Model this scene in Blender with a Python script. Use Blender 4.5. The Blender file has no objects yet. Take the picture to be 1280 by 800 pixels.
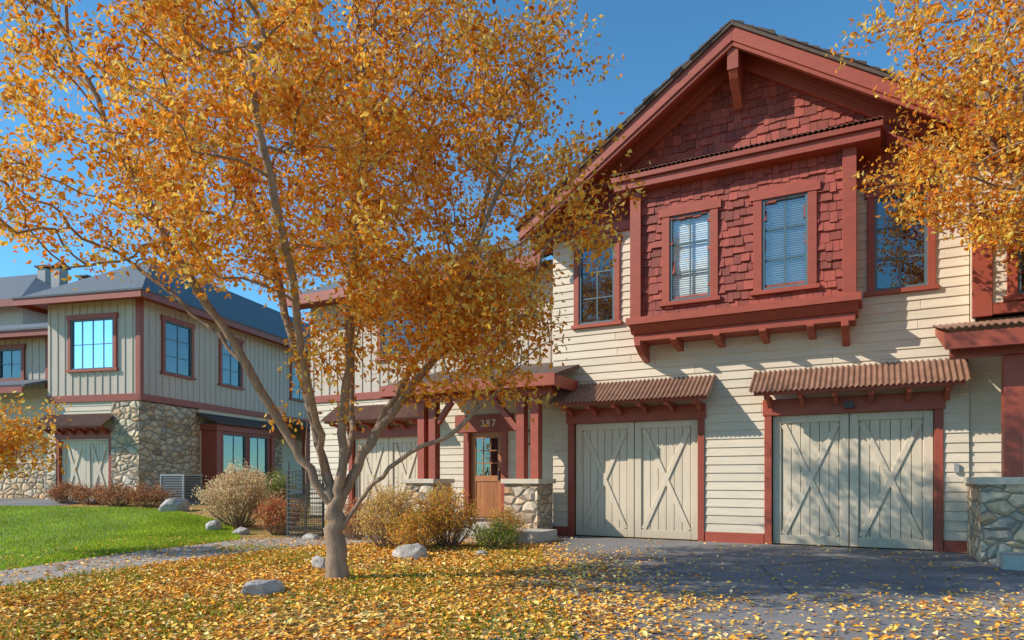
import bpy, bmesh, math, random
import numpy as np
from mathutils import Vector, Matrix, noise as mnoise
random.seed(7); rng=np.random.default_rng(7)
scene=bpy.context.scene
COL=scene.collection
def link(o,parent=None):
    COL.objects.link(o)
    if parent: o.parent=parent
    return o
def smooth(t):
    t=np.clip(t,0,1); return t*t*(3-2*t)
def gz(x,y):
    return 0.55*smooth((np.asarray(y,float)-12)/12)*smooth((-np.asarray(x,float)-4)/4)

# ------------------------------------------------------------ materials
MATS={}
def newmat(name):
    m=bpy.data.materials.new(name); m.use_nodes=True; nt=m.node_tree
    for n in list(nt.nodes): nt.nodes.remove(n)
    out=nt.nodes.new('ShaderNodeOutputMaterial'); MATS[name]=m
    return m,nt,out
def N(nt,t,**kw):
    n=nt.nodes.new(t)
    for k,v in kw.items(): setattr(n,k,v)
    return n
def ramp(nt,stops,interp='LINEAR'):
    r=nt.nodes.new('ShaderNodeValToRGB'); r.color_ramp.interpolation=interp
    e=r.color_ramp.elements
    while len(e)>1: e.remove(e[-1])
    e[0].position=stops[0][0]; e[0].color=(*stops[0][1],1)
    for p,c in stops[1:]:
        x=e.new(p); x.color=(*c,1)
    return r
def paint(name,c,rough=.6,var=.18,island=.15,scale=(3,3,3),bump=.15,fine=60,dirt=0.0):
    m,nt,out=newmat(name); L=nt.links.new
    tc=N(nt,'ShaderNodeTexCoord'); mp=N(nt,'ShaderNodeMapping'); mp.inputs['Scale'].default_value=scale
    L(tc.outputs['Object'],mp.inputs['Vector'])
    n1=N(nt,'ShaderNodeTexNoise'); n1.inputs['Scale'].default_value=2.2; n1.inputs['Detail'].default_value=6; n1.inputs['Roughness'].default_value=.65
    L(mp.outputs[0],n1.inputs['Vector'])
    n2=N(nt,'ShaderNodeTexNoise'); n2.inputs['Scale'].default_value=fine; n2.inputs['Detail'].default_value=2
    L(mp.outputs[0],n2.inputs['Vector'])
    g=N(nt,'ShaderNodeNewGeometry')
    mr=N(nt,'ShaderNodeMapRange'); mr.inputs['To Min'].default_value=1-var*1.6; mr.inputs['To Max'].default_value=1+var*1.6
    L(n1.outputs['Fac'],mr.inputs['Value'])
    mi=N(nt,'ShaderNodeMapRange'); mi.inputs['To Min'].default_value=1-island; mi.inputs['To Max'].default_value=1+island
    L(g.outputs['Random Per Island'],mi.inputs['Value'])
    mu=N(nt,'ShaderNodeMath',operation='MULTIPLY'); L(mr.outputs[0],mu.inputs[0]); L(mi.outputs[0],mu.inputs[1])
    last=mu.outputs[0]
    if dirt>0:
        sx=N(nt,'ShaderNodeSeparateXYZ'); L(tc.outputs['Object'],sx.inputs[0])
        dm=N(nt,'ShaderNodeMapRange'); dm.inputs['From Max'].default_value=.7; dm.inputs['To Min'].default_value=1-dirt; L(sx.outputs[2],dm.inputs['Value'])
        m3=N(nt,'ShaderNodeMath',operation='MULTIPLY'); L(last,m3.inputs[0]); L(dm.outputs[0],m3.inputs[1]); last=m3.outputs[0]
    vm=N(nt,'ShaderNodeVectorMath',operation='SCALE'); vm.inputs[0].default_value=c; L(last,vm.inputs['Scale'])
    b=N(nt,'ShaderNodeBsdfPrincipled'); b.inputs['Roughness'].default_value=rough
    L(vm.outputs[0],b.inputs['Base Color'])
    bp=N(nt,'ShaderNodeBump'); bp.inputs['Strength'].default_value=bump; bp.inputs['Distance'].default_value=.01
    L(n2.outputs['Fac'],bp.inputs['Height']); L(bp.outputs[0],b.inputs['Normal'])
    L(b.outputs[0],out.inputs[0]); return m
paint('siding',(.68,.57,.43),.65,.12,.06,(1,4,8),.2,40,.22)
paint('battens',(.56,.465,.38),.7,.14,.06,(8,8,1),.2,40)
paint('red_trim',(.34,.066,.034),.5,.22,.12,(2,4,4),.2,50)
paint('shingles',(.31,.058,.036),.65,.22,.32,(6,6,2),.35,60)
paint('window_frames',(.09,.15,.17),.45,.1,.02)
paint('blinds',(.9,.9,.87),.8,.05,.08)
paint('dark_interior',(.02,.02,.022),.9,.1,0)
paint('garage_doors',(.68,.56,.41),.6,.10,.05,(8,8,1.2),.25,35,.25)
paint('roof',(.09,.062,.048),.85,.3,.4,(4,4,4),.6,30)
paint('grey_roof',(.13,.15,.17),.85,.35,.2,(5,5,5),.6,30)
paint('corrugated_metal',(.25,.13,.085),.5,.5,.05,(3,2,2),.2,30)
paint('concrete',(.48,.43,.36),.85,.2,.05,(2,2,2),.4,60)
paint('stone_cap',(.60,.50,.38),.85,.2,.1,(3,3,3),.4,40)
paint('wood_door',(.40,.155,.055),.45,.3,.15,(10,10,1),.2,20)
paint('lamp_metal',(.04,.03,.025),.4,.1,0)
paint('ac_metal',(.3,.3,.29),.5,.15,.05)
paint('white_letters',(.8,.78,.7),.5,.02,0)
paint('bark',(.31,.205,.135),.9,.55,.0,(6,6,1.3),1.0,14)
paint('boulder',(.46,.41,.37),.85,.5,.2,(3,3,3),1.0,14)
paint('wire',(.10,.11,.10),.5,.1,0)
def stone_mat():
    m,nt,out=newmat('stone'); L=nt.links.new
    tc=N(nt,'ShaderNodeTexCoord'); mp=N(nt,'ShaderNodeMapping'); mp.inputs['Scale'].default_value=(3.8,3.8,6.0)
    nz=N(nt,'ShaderNodeTexNoise'); nz.inputs['Scale'].default_value=2.5
    L(tc.outputs['Object'],nz.inputs['Vector'])
    mx=N(nt,'ShaderNodeMix',data_type='RGBA'); mx.inputs[0].default_value=.13
    L(tc.outputs['Object'],mx.inputs[6]); L(nz.outputs['Color'],mx.inputs[7]); L(mx.outputs[2],mp.inputs['Vector'])
    v=N(nt,'ShaderNodeTexVoronoi'); v.inputs['Scale'].default_value=1; v.inputs['Randomness'].default_value=.9
    e=N(nt,'ShaderNodeTexVoronoi',feature='DISTANCE_TO_EDGE'); e.inputs['Scale'].default_value=1; e.inputs['Randomness'].default_value=.9
    L(mp.outputs[0],v.inputs['Vector']); L(mp.outputs[0],e.inputs['Vector'])
    sp=N(nt,'ShaderNodeSeparateColor'); L(v.outputs['Color'],sp.inputs[0])
    r=ramp(nt,[(0,(.30,.22,.16)),(.2,(.66,.45,.26)),(.4,(.74,.58,.40)),(.58,(.44,.35,.27)),(.75,(.76,.53,.32)),(.88,(.52,.29,.15)),(1,(.76,.64,.48))])
    L(sp.outputs[0],r.inputs[0])
    f=N(nt,'ShaderNodeTexNoise'); f.inputs['Scale'].default_value=14; f.inputs['Detail'].default_value=8; L(tc.outputs['Object'],f.inputs['Vector'])
    mr=N(nt,'ShaderNodeMapRange'); mr.inputs['To Min'].default_value=.5; mr.inputs['To Max'].default_value=1.4; L(f.outputs['Fac'],mr.inputs['Value'])
    sc=N(nt,'ShaderNodeVectorMath',operation='SCALE'); L(r.outputs[0],sc.inputs[0]); L(mr.outputs[0],sc.inputs['Scale'])
    ed=N(nt,'ShaderNodeMapRange'); ed.inputs['From Min'].default_value=.015; ed.inputs['From Max'].default_value=.075; L(e.outputs['Distance'],ed.inputs['Value'])
    mm=N(nt,'ShaderNodeMix',data_type='RGBA'); mm.inputs[6].default_value=(.24,.20,.155,1); L(ed.outputs[0],mm.inputs[0]); L(sc.outputs[0],mm.inputs[7])
    b=N(nt,'ShaderNodeBsdfPrincipled'); b.inputs['Roughness'].default_value=.85; L(mm.outputs[2],b.inputs['Base Color'])
    ed2=N(nt,'ShaderNodeMapRange'); ed2.inputs['From Max'].default_value=.25; L(e.outputs['Distance'],ed2.inputs['Value'])
    ad=N(nt,'ShaderNodeMath',operation='MULTIPLY_ADD'); ad.inputs[1].default_value=.3; L(f.outputs['Fac'],ad.inputs[0]); L(ed2.outputs[0],ad.inputs[2])
    bp=N(nt,'ShaderNodeBump'); bp.inputs['Strength'].default_value=1; bp.inputs['Distance'].default_value=.05
    L(ad.outputs[0],bp.inputs['Height']); L(bp.outputs[0],b.inputs['Normal']); L(b.outputs[0],out.inputs[0])
stone_mat()
def glass_mat():
    m,nt,out=newmat('glass'); L=nt.links.new
    t=N(nt,'ShaderNodeBsdfTransparent'); t.inputs[0].default_value=(.88,.94,.97,1)
    g=N(nt,'ShaderNodeBsdfGlossy'); g.inputs['Roughness'].default_value=.015; g.inputs[0].default_value=(.9,.93,.96,1)
    nz=N(nt,'ShaderNodeTexNoise'); nz.inputs['Scale'].default_value=1.6
    tc=N(nt,'ShaderNodeTexCoord'); L(tc.outputs['Object'],nz.inputs['Vector'])
    bp=N(nt,'ShaderNodeBump'); bp.inputs['Strength'].default_value=.25; bp.inputs['Distance'].default_value=.02
    L(nz.outputs['Fac'],bp.inputs['Height']); L(bp.outputs[0],g.inputs['Normal'])
    lw=N(nt,'ShaderNodeFresnel'); lw.inputs[0].default_value=1.55
    ma=N(nt,'ShaderNodeMath',operation='MULTIPLY_ADD'); ma.inputs[1].default_value=.8; ma.inputs[2].default_value=.13; L(lw.outputs[0],ma.inputs[0])
    mx=N(nt,'ShaderNodeMixShader'); L(ma.outputs[0],mx.inputs[0]); L(t.outputs[0],mx.inputs[1]); L(g.outputs[0],mx.inputs[2]); L(mx.outputs[0],out.inputs[0])
glass_mat()
def leaf_mat(name,trans=.45):
    m,nt,out=newmat(name); L=nt.links.new
    a=N(nt,'ShaderNodeAttribute',attribute_name='Col')
    b=N(nt,'ShaderNodeBsdfDiffuse')
    t=N(nt,'ShaderNodeBsdfTranslucent'); L(a.outputs['Color'],b.inputs[0]); L(a.outputs['Color'],t.inputs[0])
    if trans<.2: L(b.outputs[0],out.inputs[0]); return
    mx=N(nt,'ShaderNodeMixShader'); mx.inputs[0].default_value=trans
    L(b.outputs[0],mx.inputs[1]); L(t.outputs[0],mx.inputs[2]); L(mx.outputs[0],out.inputs[0])
leaf_mat('leaves',.46); leaf_mat('dry_leaves',.1); leaf_mat('grass_blades',.35)
def ground_mat(name,kind):
    m,nt,out=newmat(name); L=nt.links.new
    tc=N(nt,'ShaderNodeTexCoord')
    big=N(nt,'ShaderNodeTexNoise'); big.inputs['Scale'].default_value=.7; big.inputs['Detail'].default_value=6; L(tc.outputs['Object'],big.inputs['Vector'])
    fine=N(nt,'ShaderNodeTexNoise'); fine.inputs['Scale'].default_value=45 if kind!='asphalt' else 120; fine.inputs['Detail'].default_value=4; L(tc.outputs['Object'],fine.inputs['Vector'])
    b=N(nt,'ShaderNodeBsdfPrincipled'); b.inputs['Roughness'].default_value=.9
    if kind=='litter':
        v=N(nt,'ShaderNodeTexVoronoi'); v.inputs['Scale'].default_value=20; L(tc.outputs['Object'],v.inputs['Vector'])
        sp=N(nt,'ShaderNodeSeparateColor'); L(v.outputs['Color'],sp.inputs[0])
        r=ramp(nt,[(0,(.08,.09,.02)),(.2,(.16,.13,.03)),(.35,(.38,.20,.05)),(.65,(.6,.30,.06)),(.85,(.72,.40,.09)),(1,(.4,.18,.05))]); L(sp.outputs[0],r.inputs[0])
        r2=ramp(nt,[(.4,(.11,.15,.02)),(.62,(.26,.16,.05))]); L(fine.outputs['Fac'],r2.inputs[0])
        mr=N(nt,'ShaderNodeMapRange'); mr.inputs['From Min'].default_value=.35; mr.inputs['From Max'].default_value=.6; L(big.outputs['Fac'],mr.inputs['Value'])
        mx=N(nt,'ShaderNodeMix',data_type='RGBA'); L(mr.outputs[0],mx.inputs[0]); L(r2.outputs[0],mx.inputs[6]); L(r.outputs[0],mx.inputs[7]); col=mx.outputs[2]; h=v.outputs['Distance']; bd=.02
    elif kind=='lawn':
        r=ramp(nt,[(.3,(.10,.18,.02)),(.7,(.2,.30,.035))]); L(fine.outputs['Fac'],r.inputs[0]); col=r.outputs[0]; h=fine.outputs['Fac']; bd=.02
    elif kind=='asphalt':
        r=ramp(nt,[(.35,(.14,.135,.132)),(.5,(.215,.207,.203)),(.68,(.31,.295,.28))]); 
        ad=N(nt,'ShaderNodeMath',operation='MULTIPLY_ADD'); ad.inputs[1].default_value=.5; L(fine.outputs['Fac'],ad.inputs[0])
        m2=N(nt,'ShaderNodeMath',operation='MULTIPLY'); m2.inputs[1].default_value=.5; L(big.outputs['Fac'],m2.inputs[0]); L(m2.outputs[0],ad.inputs[2])
        L(ad.outputs[0],r.inputs[0])
        cr=N(nt,'ShaderNodeTexVoronoi',feature='DISTANCE_TO_EDGE'); cr.inputs['Scale'].default_value=.28
        cm=N(nt,'ShaderNodeMix',data_type='RGBA'); cm.inputs[0].default_value=.12; L(tc.outputs['Object'],cm.inputs[6]); L(big.outputs['Color'],cm.inputs[7]); L(cm.outputs[2],cr.inputs['Vector'])
        ck=N(nt,'ShaderNodeMapRange'); ck.inputs['From Min'].default_value=.002; ck.inputs['From Max'].default_value=.006; ck.inputs['To Min'].default_value=.45; L(cr.outputs['Distance'],ck.inputs['Value'])
        sc=N(nt,'ShaderNodeVectorMath',operation='SCALE'); L(r.outputs[0],sc.inputs[0]); L(ck.outputs[0],sc.inputs['Scale'])
        col=sc.outputs[0]; h=fine.outputs['Fac']; bd=.006
    else:
        r=ramp(nt,[(.3,(.28,.25,.22)),(.7,(.44,.40,.35))]); L(fine.outputs['Fac'],r.inputs[0]); col=r.outputs[0]; h=fine.outputs['Fac']; bd=.01
    L(col,b.inputs['Base Color'])
    bp=N(nt,'ShaderNodeBump'); bp.inputs['Strength'].default_value=.7; bp.inputs['Distance'].default_value=bd
    L(h,bp.inputs['Height']); L(bp.outputs[0],b.inputs['Normal']); L(b.outputs[0],out.inputs[0])
for k in ('litter','lawn','asphalt','gravel'): ground_mat(k,k)

# ------------------------------------------------------------ mesh helpers
def fast_mesh(name,V,F,mat,colors=None,parent=None,smooth_shade=False):
    me=bpy.data.meshes.new(name); V=np.asarray(V,np.float32); F=np.asarray(F,np.int32); k=F.shape[1]
    me.vertices.add(len(V)); me.vertices.foreach_set('co',V.ravel())
    me.loops.add(F.size); me.loops.foreach_set('vertex_index',F.ravel())
    me.polygons.add(len(F)); me.polygons.foreach_set('loop_start',np.arange(0,F.size,k,dtype=np.int32))
    me.polygons.foreach_set('loop_total',np.full(len(F),k,np.int32))
    me.polygons.foreach_set('use_smooth',np.full(len(F),smooth_shade))
    me.update(calc_edges=True)
    if colors is not None:
        a=me.color_attributes.new('Col','FLOAT_COLOR','POINT'); a.data.foreach_set('color',np.asarray(colors,np.float32).ravel())
    me.materials.append(MATS[mat]); o=bpy.data.objects.new(name,me); return link(o,parent)
def unit(v): return v/np.maximum(np.linalg.norm(v,axis=1,keepdims=True),1e-9)
def palette(n,cols,w,jit=.25):
    idx=rng.choice(len(cols),n,p=np.array(w)/sum(w)); c=np.array(cols)[idx]*(1+rng.uniform(-jit,jit,(n,1)))*(1+rng.uniform(-.1,.1,(n,3)))
    return np.clip(c,0,1)
def leaf_object(name,P,L0,mat,cols,flat=False,parent=None,fac=None,aspect=.27,down=.35):
    n=len(P); L=(L0*rng.uniform(.65,1.25,n))[:,None]
    if flat:
        nn=rng.normal(0,.33,(n,3)); nn[:,2]=1; nn=unit(nn); a=rng.normal(0,1,(n,3))
    else:
        nn=unit(rng.normal(0,1,(n,3))); a=rng.normal(0,1,(n,3)); a[:,2]-=down*2
    a=unit(a-nn*np.sum(a*nn,axis=1,keepdims=True)); b=np.cross(nn,a); w=L*aspect*rng.uniform(.8,1.2,(n,1)); cur=L*rng.uniform(.02,.22,(n,1))
    V=np.empty((n,4,3)); V[:,0]=P; V[:,1]=P+a*L*.5+b*w+nn*cur; V[:,2]=P+a*L-nn*cur*.5*(0 if flat else 1); V[:,3]=P+a*L*.5-b*w+nn*cur
    if flat:
        V[:,:,2]=np.maximum(V[:,:,2],(P[:,2:3]-.004))
    i=np.arange(n)[:,None]*4; F=np.concatenate([i+[0,1,2],i+[0,2,3]],0)
    C=np.ones((n,4,4)); c=palette(n,*cols)
    if fac is not None: c=np.clip(c*fac[:,None],0,.95)
    C[:,:,:3]=c[:,None,:]
    print(name,n)
    return fast_mesh(name,V.reshape(-1,3),F,mat,C.reshape(-1,4),parent)
def tubes_mesh(name,chains,mat,parent=None,sides=7):
    Vs=[];Fs=[];off=0
    for pts,rad in chains:
        pts=np.asarray(pts,float); rad=np.asarray(rad,float); k=sides if rad[0]>.02 else 4
        if len(pts)<2: continue
        T=np.gradient(pts,axis=0); T=unit(T); ref=np.array([0.13,1,0.07]); 
        U=unit(np.cross(T,ref)); W=np.cross(T,U)
        an=np.linspace(0,2*np.pi,k,endpoint=False)
        ring=pts[:,None,:]+rad[:,None,None]*(np.cos(an)[None,:,None]*U[:,None,:]+np.sin(an)[None,:,None]*W[:,None,:])
        Vs.append(ring.reshape(-1,3)); m=len(pts)
        r=np.arange(m-1)[:,None]*k; j=np.arange(k)[None,:]; j2=(j+1)%k
        Fs.append(np.stack([r+j,r+j2,r+k+j2,r+k+j],-1).reshape(-1,4)+off); off+=m*k
    return fast_mesh(name,np.concatenate(Vs),np.concatenate(Fs),mat,None,parent,True)

def empty(name,loc=(0,0,0),rz=0):
    e=bpy.data.objects.new(name,None); e.location=loc; e.rotation_euler=(0,0,rz); e.empty_display_size=.3; return link(e)

class Bld:
    def __init__(s,name,loc,rz): s.e=empty(name,loc,rz); s.m={}; s.T=lambda v:v
    def add(s,mat,V,F):
        d=s.m.setdefault(mat,[[],[]]); o=len(d[0]); d[0].extend(s.T(v) for v in V); d[1].extend([tuple(i+o for i in f) for f in F])
    def box(s,mat,x0,x1,y0,y1,z0,z1):
        s.add(mat,[(x0,y0,z0),(x1,y0,z0),(x1,y1,z0),(x0,y1,z0),(x0,y0,z1),(x1,y0,z1),(x1,y1,z1),(x0,y1,z1)],
          [(0,3,2,1),(4,5,6,7),(0,1,5,4),(1,2,6,5),(2,3,7,6),(3,0,4,7)])
    def prism(s,mat,poly,y0,y1):
        n=len(poly); V=[(x,y0,z) for x,z in poly]+[(x,y1,z) for x,z in poly]
        s.add(mat,V,[tuple(range(n)),tuple(range(2*n-1,n-1,-1))]+[(i,(i+1)%n,n+(i+1)%n,n+i) for i in range(n)])
    def prismx(s,mat,poly,x0,x1):
        n=len(poly); V=[(x0,y,z) for y,z in poly]+[(x1,y,z) for y,z in poly]
        s.add(mat,V,[tuple(range(n)),tuple(range(2*n-1,n-1,-1))]+[(i,(i+1)%n,n+(i+1)%n,n+i) for i in range(n)])
    def beam(s,mat,p0,p1,w,y0,y1):
        dx,dz=p1[0]-p0[0],p1[1]-p0[1]; l=math.hypot(dx,dz); nx,nz=-dz/l*w/2,dx/l*w/2
        s.prism(mat,[(p0[0]+nx,p0[1]+nz),(p1[0]+nx,p1[1]+nz),(p1[0]-nx,p1[1]-nz),(p0[0]-nx,p0[1]-nz)],y0,y1)
    def hip(s,mat,x0,x1,y0,y1,ze,ra,rb,zr,th=.1):
        V=[(x0,y0,ze),(x1,y0,ze),(x1,y1,ze),(x0,y1,ze),(*ra,zr),(*rb,zr)]
        s.add(mat,V,[(0,1,5,4),(1,2,5),(2,3,4,5),(3,0,4),(3,2,1,0)])
    def done(s,bevel=('red_trim','garage_doors','siding','stone_cap','concrete')):
        for mat,(V,F) in s.m.items():
            me=bpy.data.meshes.new(mat); me.from_pydata(V,[],F); bm=bmesh.new(); bm.from_mesh(me)
            bmesh.ops.recalc_face_normals(bm,faces=bm.faces); bm.to_mesh(me); bm.free()
            me.materials.append(MATS[mat]); o=link(bpy.data.objects.new(mat,me),s.e)
            if mat in bevel:
                b=o.modifiers.new('bevel','BEVEL'); b.width=.006; b.segments=1; b.limit_method='ANGLE'
    def lap(s,x0,x1,z0,z1,y,op=(),mat='siding',h=.165):
        z=z0
        while z<z1-.01:
            zt=min(z+h,z1); segs=[(x0,x1)]
            for a,b,c,d in op:
                if min(d,zt)-max(c,z)>.3*h:
                    ns=[]
                    for p,q in segs:
                        if b<=p or a>=q: ns.append((p,q)); continue
                        if a>p: ns.append((p,a))
                        if b<q: ns.append((b,q))
                    segs=ns
            for p,q in segs:
                cuts=[p]; x=p+random.uniform(1.2,4)
                while x<q-.5: cuts.append(x); x+=random.uniform(2.4,4)
                cuts.append(q)
                for a,b in zip(cuts,cuts[1:]):
                    a+=.0015;b-=.0015; jz=random.uniform(-.003,.003)
                    s.prismx(mat,[(y-.036,z+jz),(y-.012,zt+.012),(y+.01,zt+.012),(y+.01,z+jz)],a,b)
            z+=h
    def shake(s,x0,x1,z0,z1,y,inside,op=(),h=.17):
        z=z0
        while z<z1:
            x=x0+random.uniform(-.1,0)
            while x<x1:
                w=random.uniform(.09,.22); a=max(x,x0); b=min(x+w-.006,x1); zb=z-random.choice([0,0,.02,.035,.05]); 
                cx=(a+b)/2; cz=z+h/2
                ok=inside(cx,cz) and not any(cx>p and cx<q and cz>c and cz<d for p,q,c,d in op)
                if ok and b-a>.02:
                    t=random.uniform(.03,.06); s.prismx('shingles',[(y-t,zb),(y-.012,z+h*1.1),(y+.01,z+h*1.1),(y+.01,zb)],a,b)
                x+=w
            z+=h
    def window(s,x0,x1,z0,z1,y,cols=2,rows=3,trim=.12,head=.16,blind=0.0,sill=True,proud=.07,arch=0,step=.042):
        s.box('red_trim',x0-trim,x0,y-proud,y+.03,z0,z1); s.box('red_trim',x1,x1+trim,y-proud,y+.03,z0,z1)
        if arch:
            n=8; pts=[(x0-trim-.06,z1)]+[(x1+trim+.06,z1)]+[(x1+trim+.06-(x1-x0+2*trim+.12)*i/n, z1+head+arch*math.sin(math.pi*i/n)) for i in range(n+1)]
            s.prism('red_trim',pts,y-proud-.015,y+.03)
        else: s.box('red_trim',x0-trim-.04,x1+trim+.04,y-proud-.015,y+.03,z1,z1+head)
        if sill: s.box('red_trim',x0-trim-.05,x1+trim+.05,y-proud-.03,y+.03,z0-.08,z0)
        f=.045
        s.box('window_frames',x0,x0+f,y-.045,y+.06,z0,z1); s.box('window_frames',x1-f,x1,y-.045,y+.06,z0,z1)
        s.box('window_frames',x0+f,x1-f,y-.045,y+.06,z0,z0+f); s.box('window_frames',x0+f,x1-f,y-.045,y+.06,z1-f,z1)
        for i in range(1,cols):
            c=x0+(x1-x0)*i/cols
            s.box('window_frames',c-.012,c+.012,y-.012,y+.02,z0+f,z1-f)
        for j in range(1,rows):
            c=z0+(z1-z0)*j/rows; s.box('window_frames',x0+f,x1-f,y-.010,y+.018,c-.012,c+.012)
        s.add('glass',[(x0+f,y+.004,z0+f),(x1-f,y+.004,z0+f),(x1-f,y+.004,z1-f),(x0+f,y+.004,z1-f)],[(0,1,2,3)])
        if blind>0:
            zz=z1-f; zb=z1-(z1-z0)*blind
            while zz>zb:
                s.prismx('blinds',[(y+.045,zz-.038),(y+.047,zz-.038),(y+.062,zz),(y+.060,zz)],x0+f,x1-f); zz-=step
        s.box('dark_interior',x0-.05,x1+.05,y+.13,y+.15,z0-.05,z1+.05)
    def garage(s,x0,x1,z0,z1,y):
        s.box('red_trim',x0-.13,x0,y-.06,y+.13,z0,z1); s.box('red_trim',x1,x1+.13,y-.06,y+.13,z0,z1)
        s.box('red_trim',x0-.16,x1+.16,y-.075,y+.13,z1,z1+.3)
        mid=(x0+x1)/2
        for a,b in ((x0+.01,mid-.008),(mid+.008,x1-.01)):
            n=8; w=(b-a)/n
            for i in range(n): s.box('garage_doors',a+i*w+.004,a+(i+1)*w-.004,y+.085,y+.12,z0+.02,z1)
            t=.14; f0,f1=y+.05,y+.083
            s.box('garage_doors',a,a+t,f0,f1,z0+.02,z1); s.box('garage_doors',b-t,b,f0,f1,z0+.02,z1)
            s.box('garage_doors',a+t+.002,b-t-.002,f0,f1,z1-t,z1); s.box('garage_doors',a+t+.002,b-t-.002,f0,f1,z0+.02,z0+.02+t+.03)
            p=(a+t+.05,z0+.2); q=(b-t-.05,z1-t-.03)
            s.beam('garage_doors',(p[0],p[1]),(q[0],q[1]),.10,f0+.006,f1-.002); s.beam('garage_doors',(p[0],q[1]),(q[0],p[1]),.10,f0+.008,f1-.002)
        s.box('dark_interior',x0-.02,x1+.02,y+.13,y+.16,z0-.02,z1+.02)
    def corrug(s,x0,x1,y0,z0,y1,z1,wl=.115,amp=.022,mat='corrugated_metal'):
        n=int((x1-x0)/wl*8); V=[];F=[]
        rows=4
        for r in range(rows+1):
            t=r/rows
            for i in range(n+1):
                x=x0+(x1-x0)*i/n; V.append((x,y0+(y1-y0)*t,z0+(z1-z0)*t+amp*math.sin(2*math.pi*(x-x0)/wl)))
        m=len(V); V+= [(x,y,z-.006) for x,y,z in V]
        for r in range(rows):
            for i in range(n):
                a=r*(n+1)+i; F.append((a,a+1,a+n+2,a+n+1)); F.append((m+a,m+a+n+1,m+a+n+2,m+a+1))
        for i in range(n): F.append((i,m+i,m+i+1,i+1))
        s.add(mat,V,F)
    def awning(s,x0,x1,zf,zw,y,proj):
        s.corrug(x0,x1,y-proj,zf,y+.02,zw,wl=.088,amp=.017)
        s.box('red_trim',x0+.08,x1-.08,y-proj+.10,y-proj+.2,zf-.06,zf+.035)
        n=6
        for i in range(n):
            c=x0+.3+(x1-x0-.6)*i/(n-1)
            s.prismx('red_trim',[(y-.06,zf-.14),(y-proj+.12,zf-.14),(y-proj+.08,zf-.06),(y-.06,zf-.06)],c-.045,c+.045)
            s.prismx('red_trim',[(y-.08,zf-.141),(y-.3,zf-.141),(y-.08,zf-.26)],c-.04,c+.04)

# ------------------------------------------------------------ main townhouse
B=Bld('townhouse',(1.354,14.76,0),-math.atan(.5346))
XL,XR=-.5,7.15
op=[(0,2.66,-.1,2.43),(4.04,6.65,-.1,2.43),(.13,.93,4.55,6.2),(5.75,6.55,4.55,6.2)]
B.lap(XL,XR,.2,6.45,0,op)
B.box('red_trim',XL,-.14,-.05,.02,.0,.2); B.box('red_trim',2.8,3.9,-.05,.02,0,.2); B.box('red_trim',6.79,XR,-.05,.02,0,.2)
for a,b,c,d in [(XL,0,0,6.5),(2.66,4.04,0,6.5),(6.65,XR,0,6.5),(0,2.66,2.43,4.55),(4.04,6.65,2.43,4.55),(0,.13,4.55,6.5),(.93,2.66,4.55,6.5),(4.04,5.75,4.55,6.5),(6.55,6.65,4.55,6.5),(.13,.93,6.2,6.5),(5.75,6.55,6.2,6.5)]:
    B.box('dark_interior',a,b,.012,.2,c,d)
B.box('siding',XL,XL+.05,.2,8,0,7.0); B.box('siding',XR-.05,XR,.2,8,0,7.0); B.box('dark_interior',XL+.06,XR-.06,7.9,8,0,7)
B.garage(0,2.66,.0,2.43,0); B.garage(4.04,6.65,.0,2.43,0)
B.awning(-.3,3.02,2.82,3.28,-.04,.68); B.awning(3.72,7.12,2.82,3.28,-.04,.68)
B.window(.13,.93,4.55,6.2,0,2,3,blind=0); B.window(5.75,6.55,4.55,6.2,0,2,3,blind=.0)
B.box('red_trim',XL,1.6,-.09,.0,6.42,6.62); B.box('red_trim',5.4,XR,-.09,.0,6.42,6.62)
AX,AZ,SL=3.45,9.62,.667
def rz(x,o=0): return AZ-o-SL*abs(x-AX)
B.shake(XL,XR,6.63,9.3,-.0,lambda x,z: z<rz(x,.42))
B.prism('dark_interior',[(XL,6.5),(XR,6.5),(XR,rz(XR,.3)),(AX,AZ-.3),(XL,rz(XL,.3))],.012,.2)
# bay
bx0,bx1,by=1.48,5.46,-.5
bop=[(2.235,3.005,4.68,6.33),(3.935,4.705,4.68,6.33)]
B.shake(bx0,bx1,4.42,7.0,by,lambda x,z:True,bop)
for a,b,c,d in [(bx0,2.235,4.4,7),(3.005,3.935,4.4,7),(4.705,bx1,4.4,7),(2.235,3.005,6.33,7),(3.935,4.705,6.33,7),(2.235,3.005,4.4,4.68),(3.935,4.705,4.4,4.68)]:
    B.box('dark_interior',a,b,by+.012,by+.1,c,d)
B.box('shingles',bx0,bx0+.04,by+.1,0,4.4,7); B.box('shingles',bx1-.04,bx1,by+.1,0,4.4,7)
for o in bop: B.window(*o[:2],o[2],o[3],by,2,3,trim=.15,head=.16,blind=1.0,arch=.06)
for a,b in ((bx0-.02,bx0+.2),(bx1-.2,bx1+.02)): B.box('red_trim',a,b,by-.13,by+.05,4.42,6.94)
B.box('red_trim',bx0-.3,bx1+.38,-.78,-.001,6.94,7.1); B.box('red_trim',bx0-.34,bx1+.42,-.84,-.001,7.1,7.2)
B.corrug(bx0-.34,bx1+.42,-.87,7.235,0.0,7.42,wl=.088,amp=.014)
B.box('red_trim',bx0-.08,bx1+.1,-.72,-.001,4.28,4.42); B.prismx('red_trim',[(-.68,4.278),(-.56,4.12),(-.001,4.12),(-.001,4.278)],bx0-.02,bx1+.04)
B.box('red_trim',bx0+.02,bx1,-.52,-.001,3.98,4.118)
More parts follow.
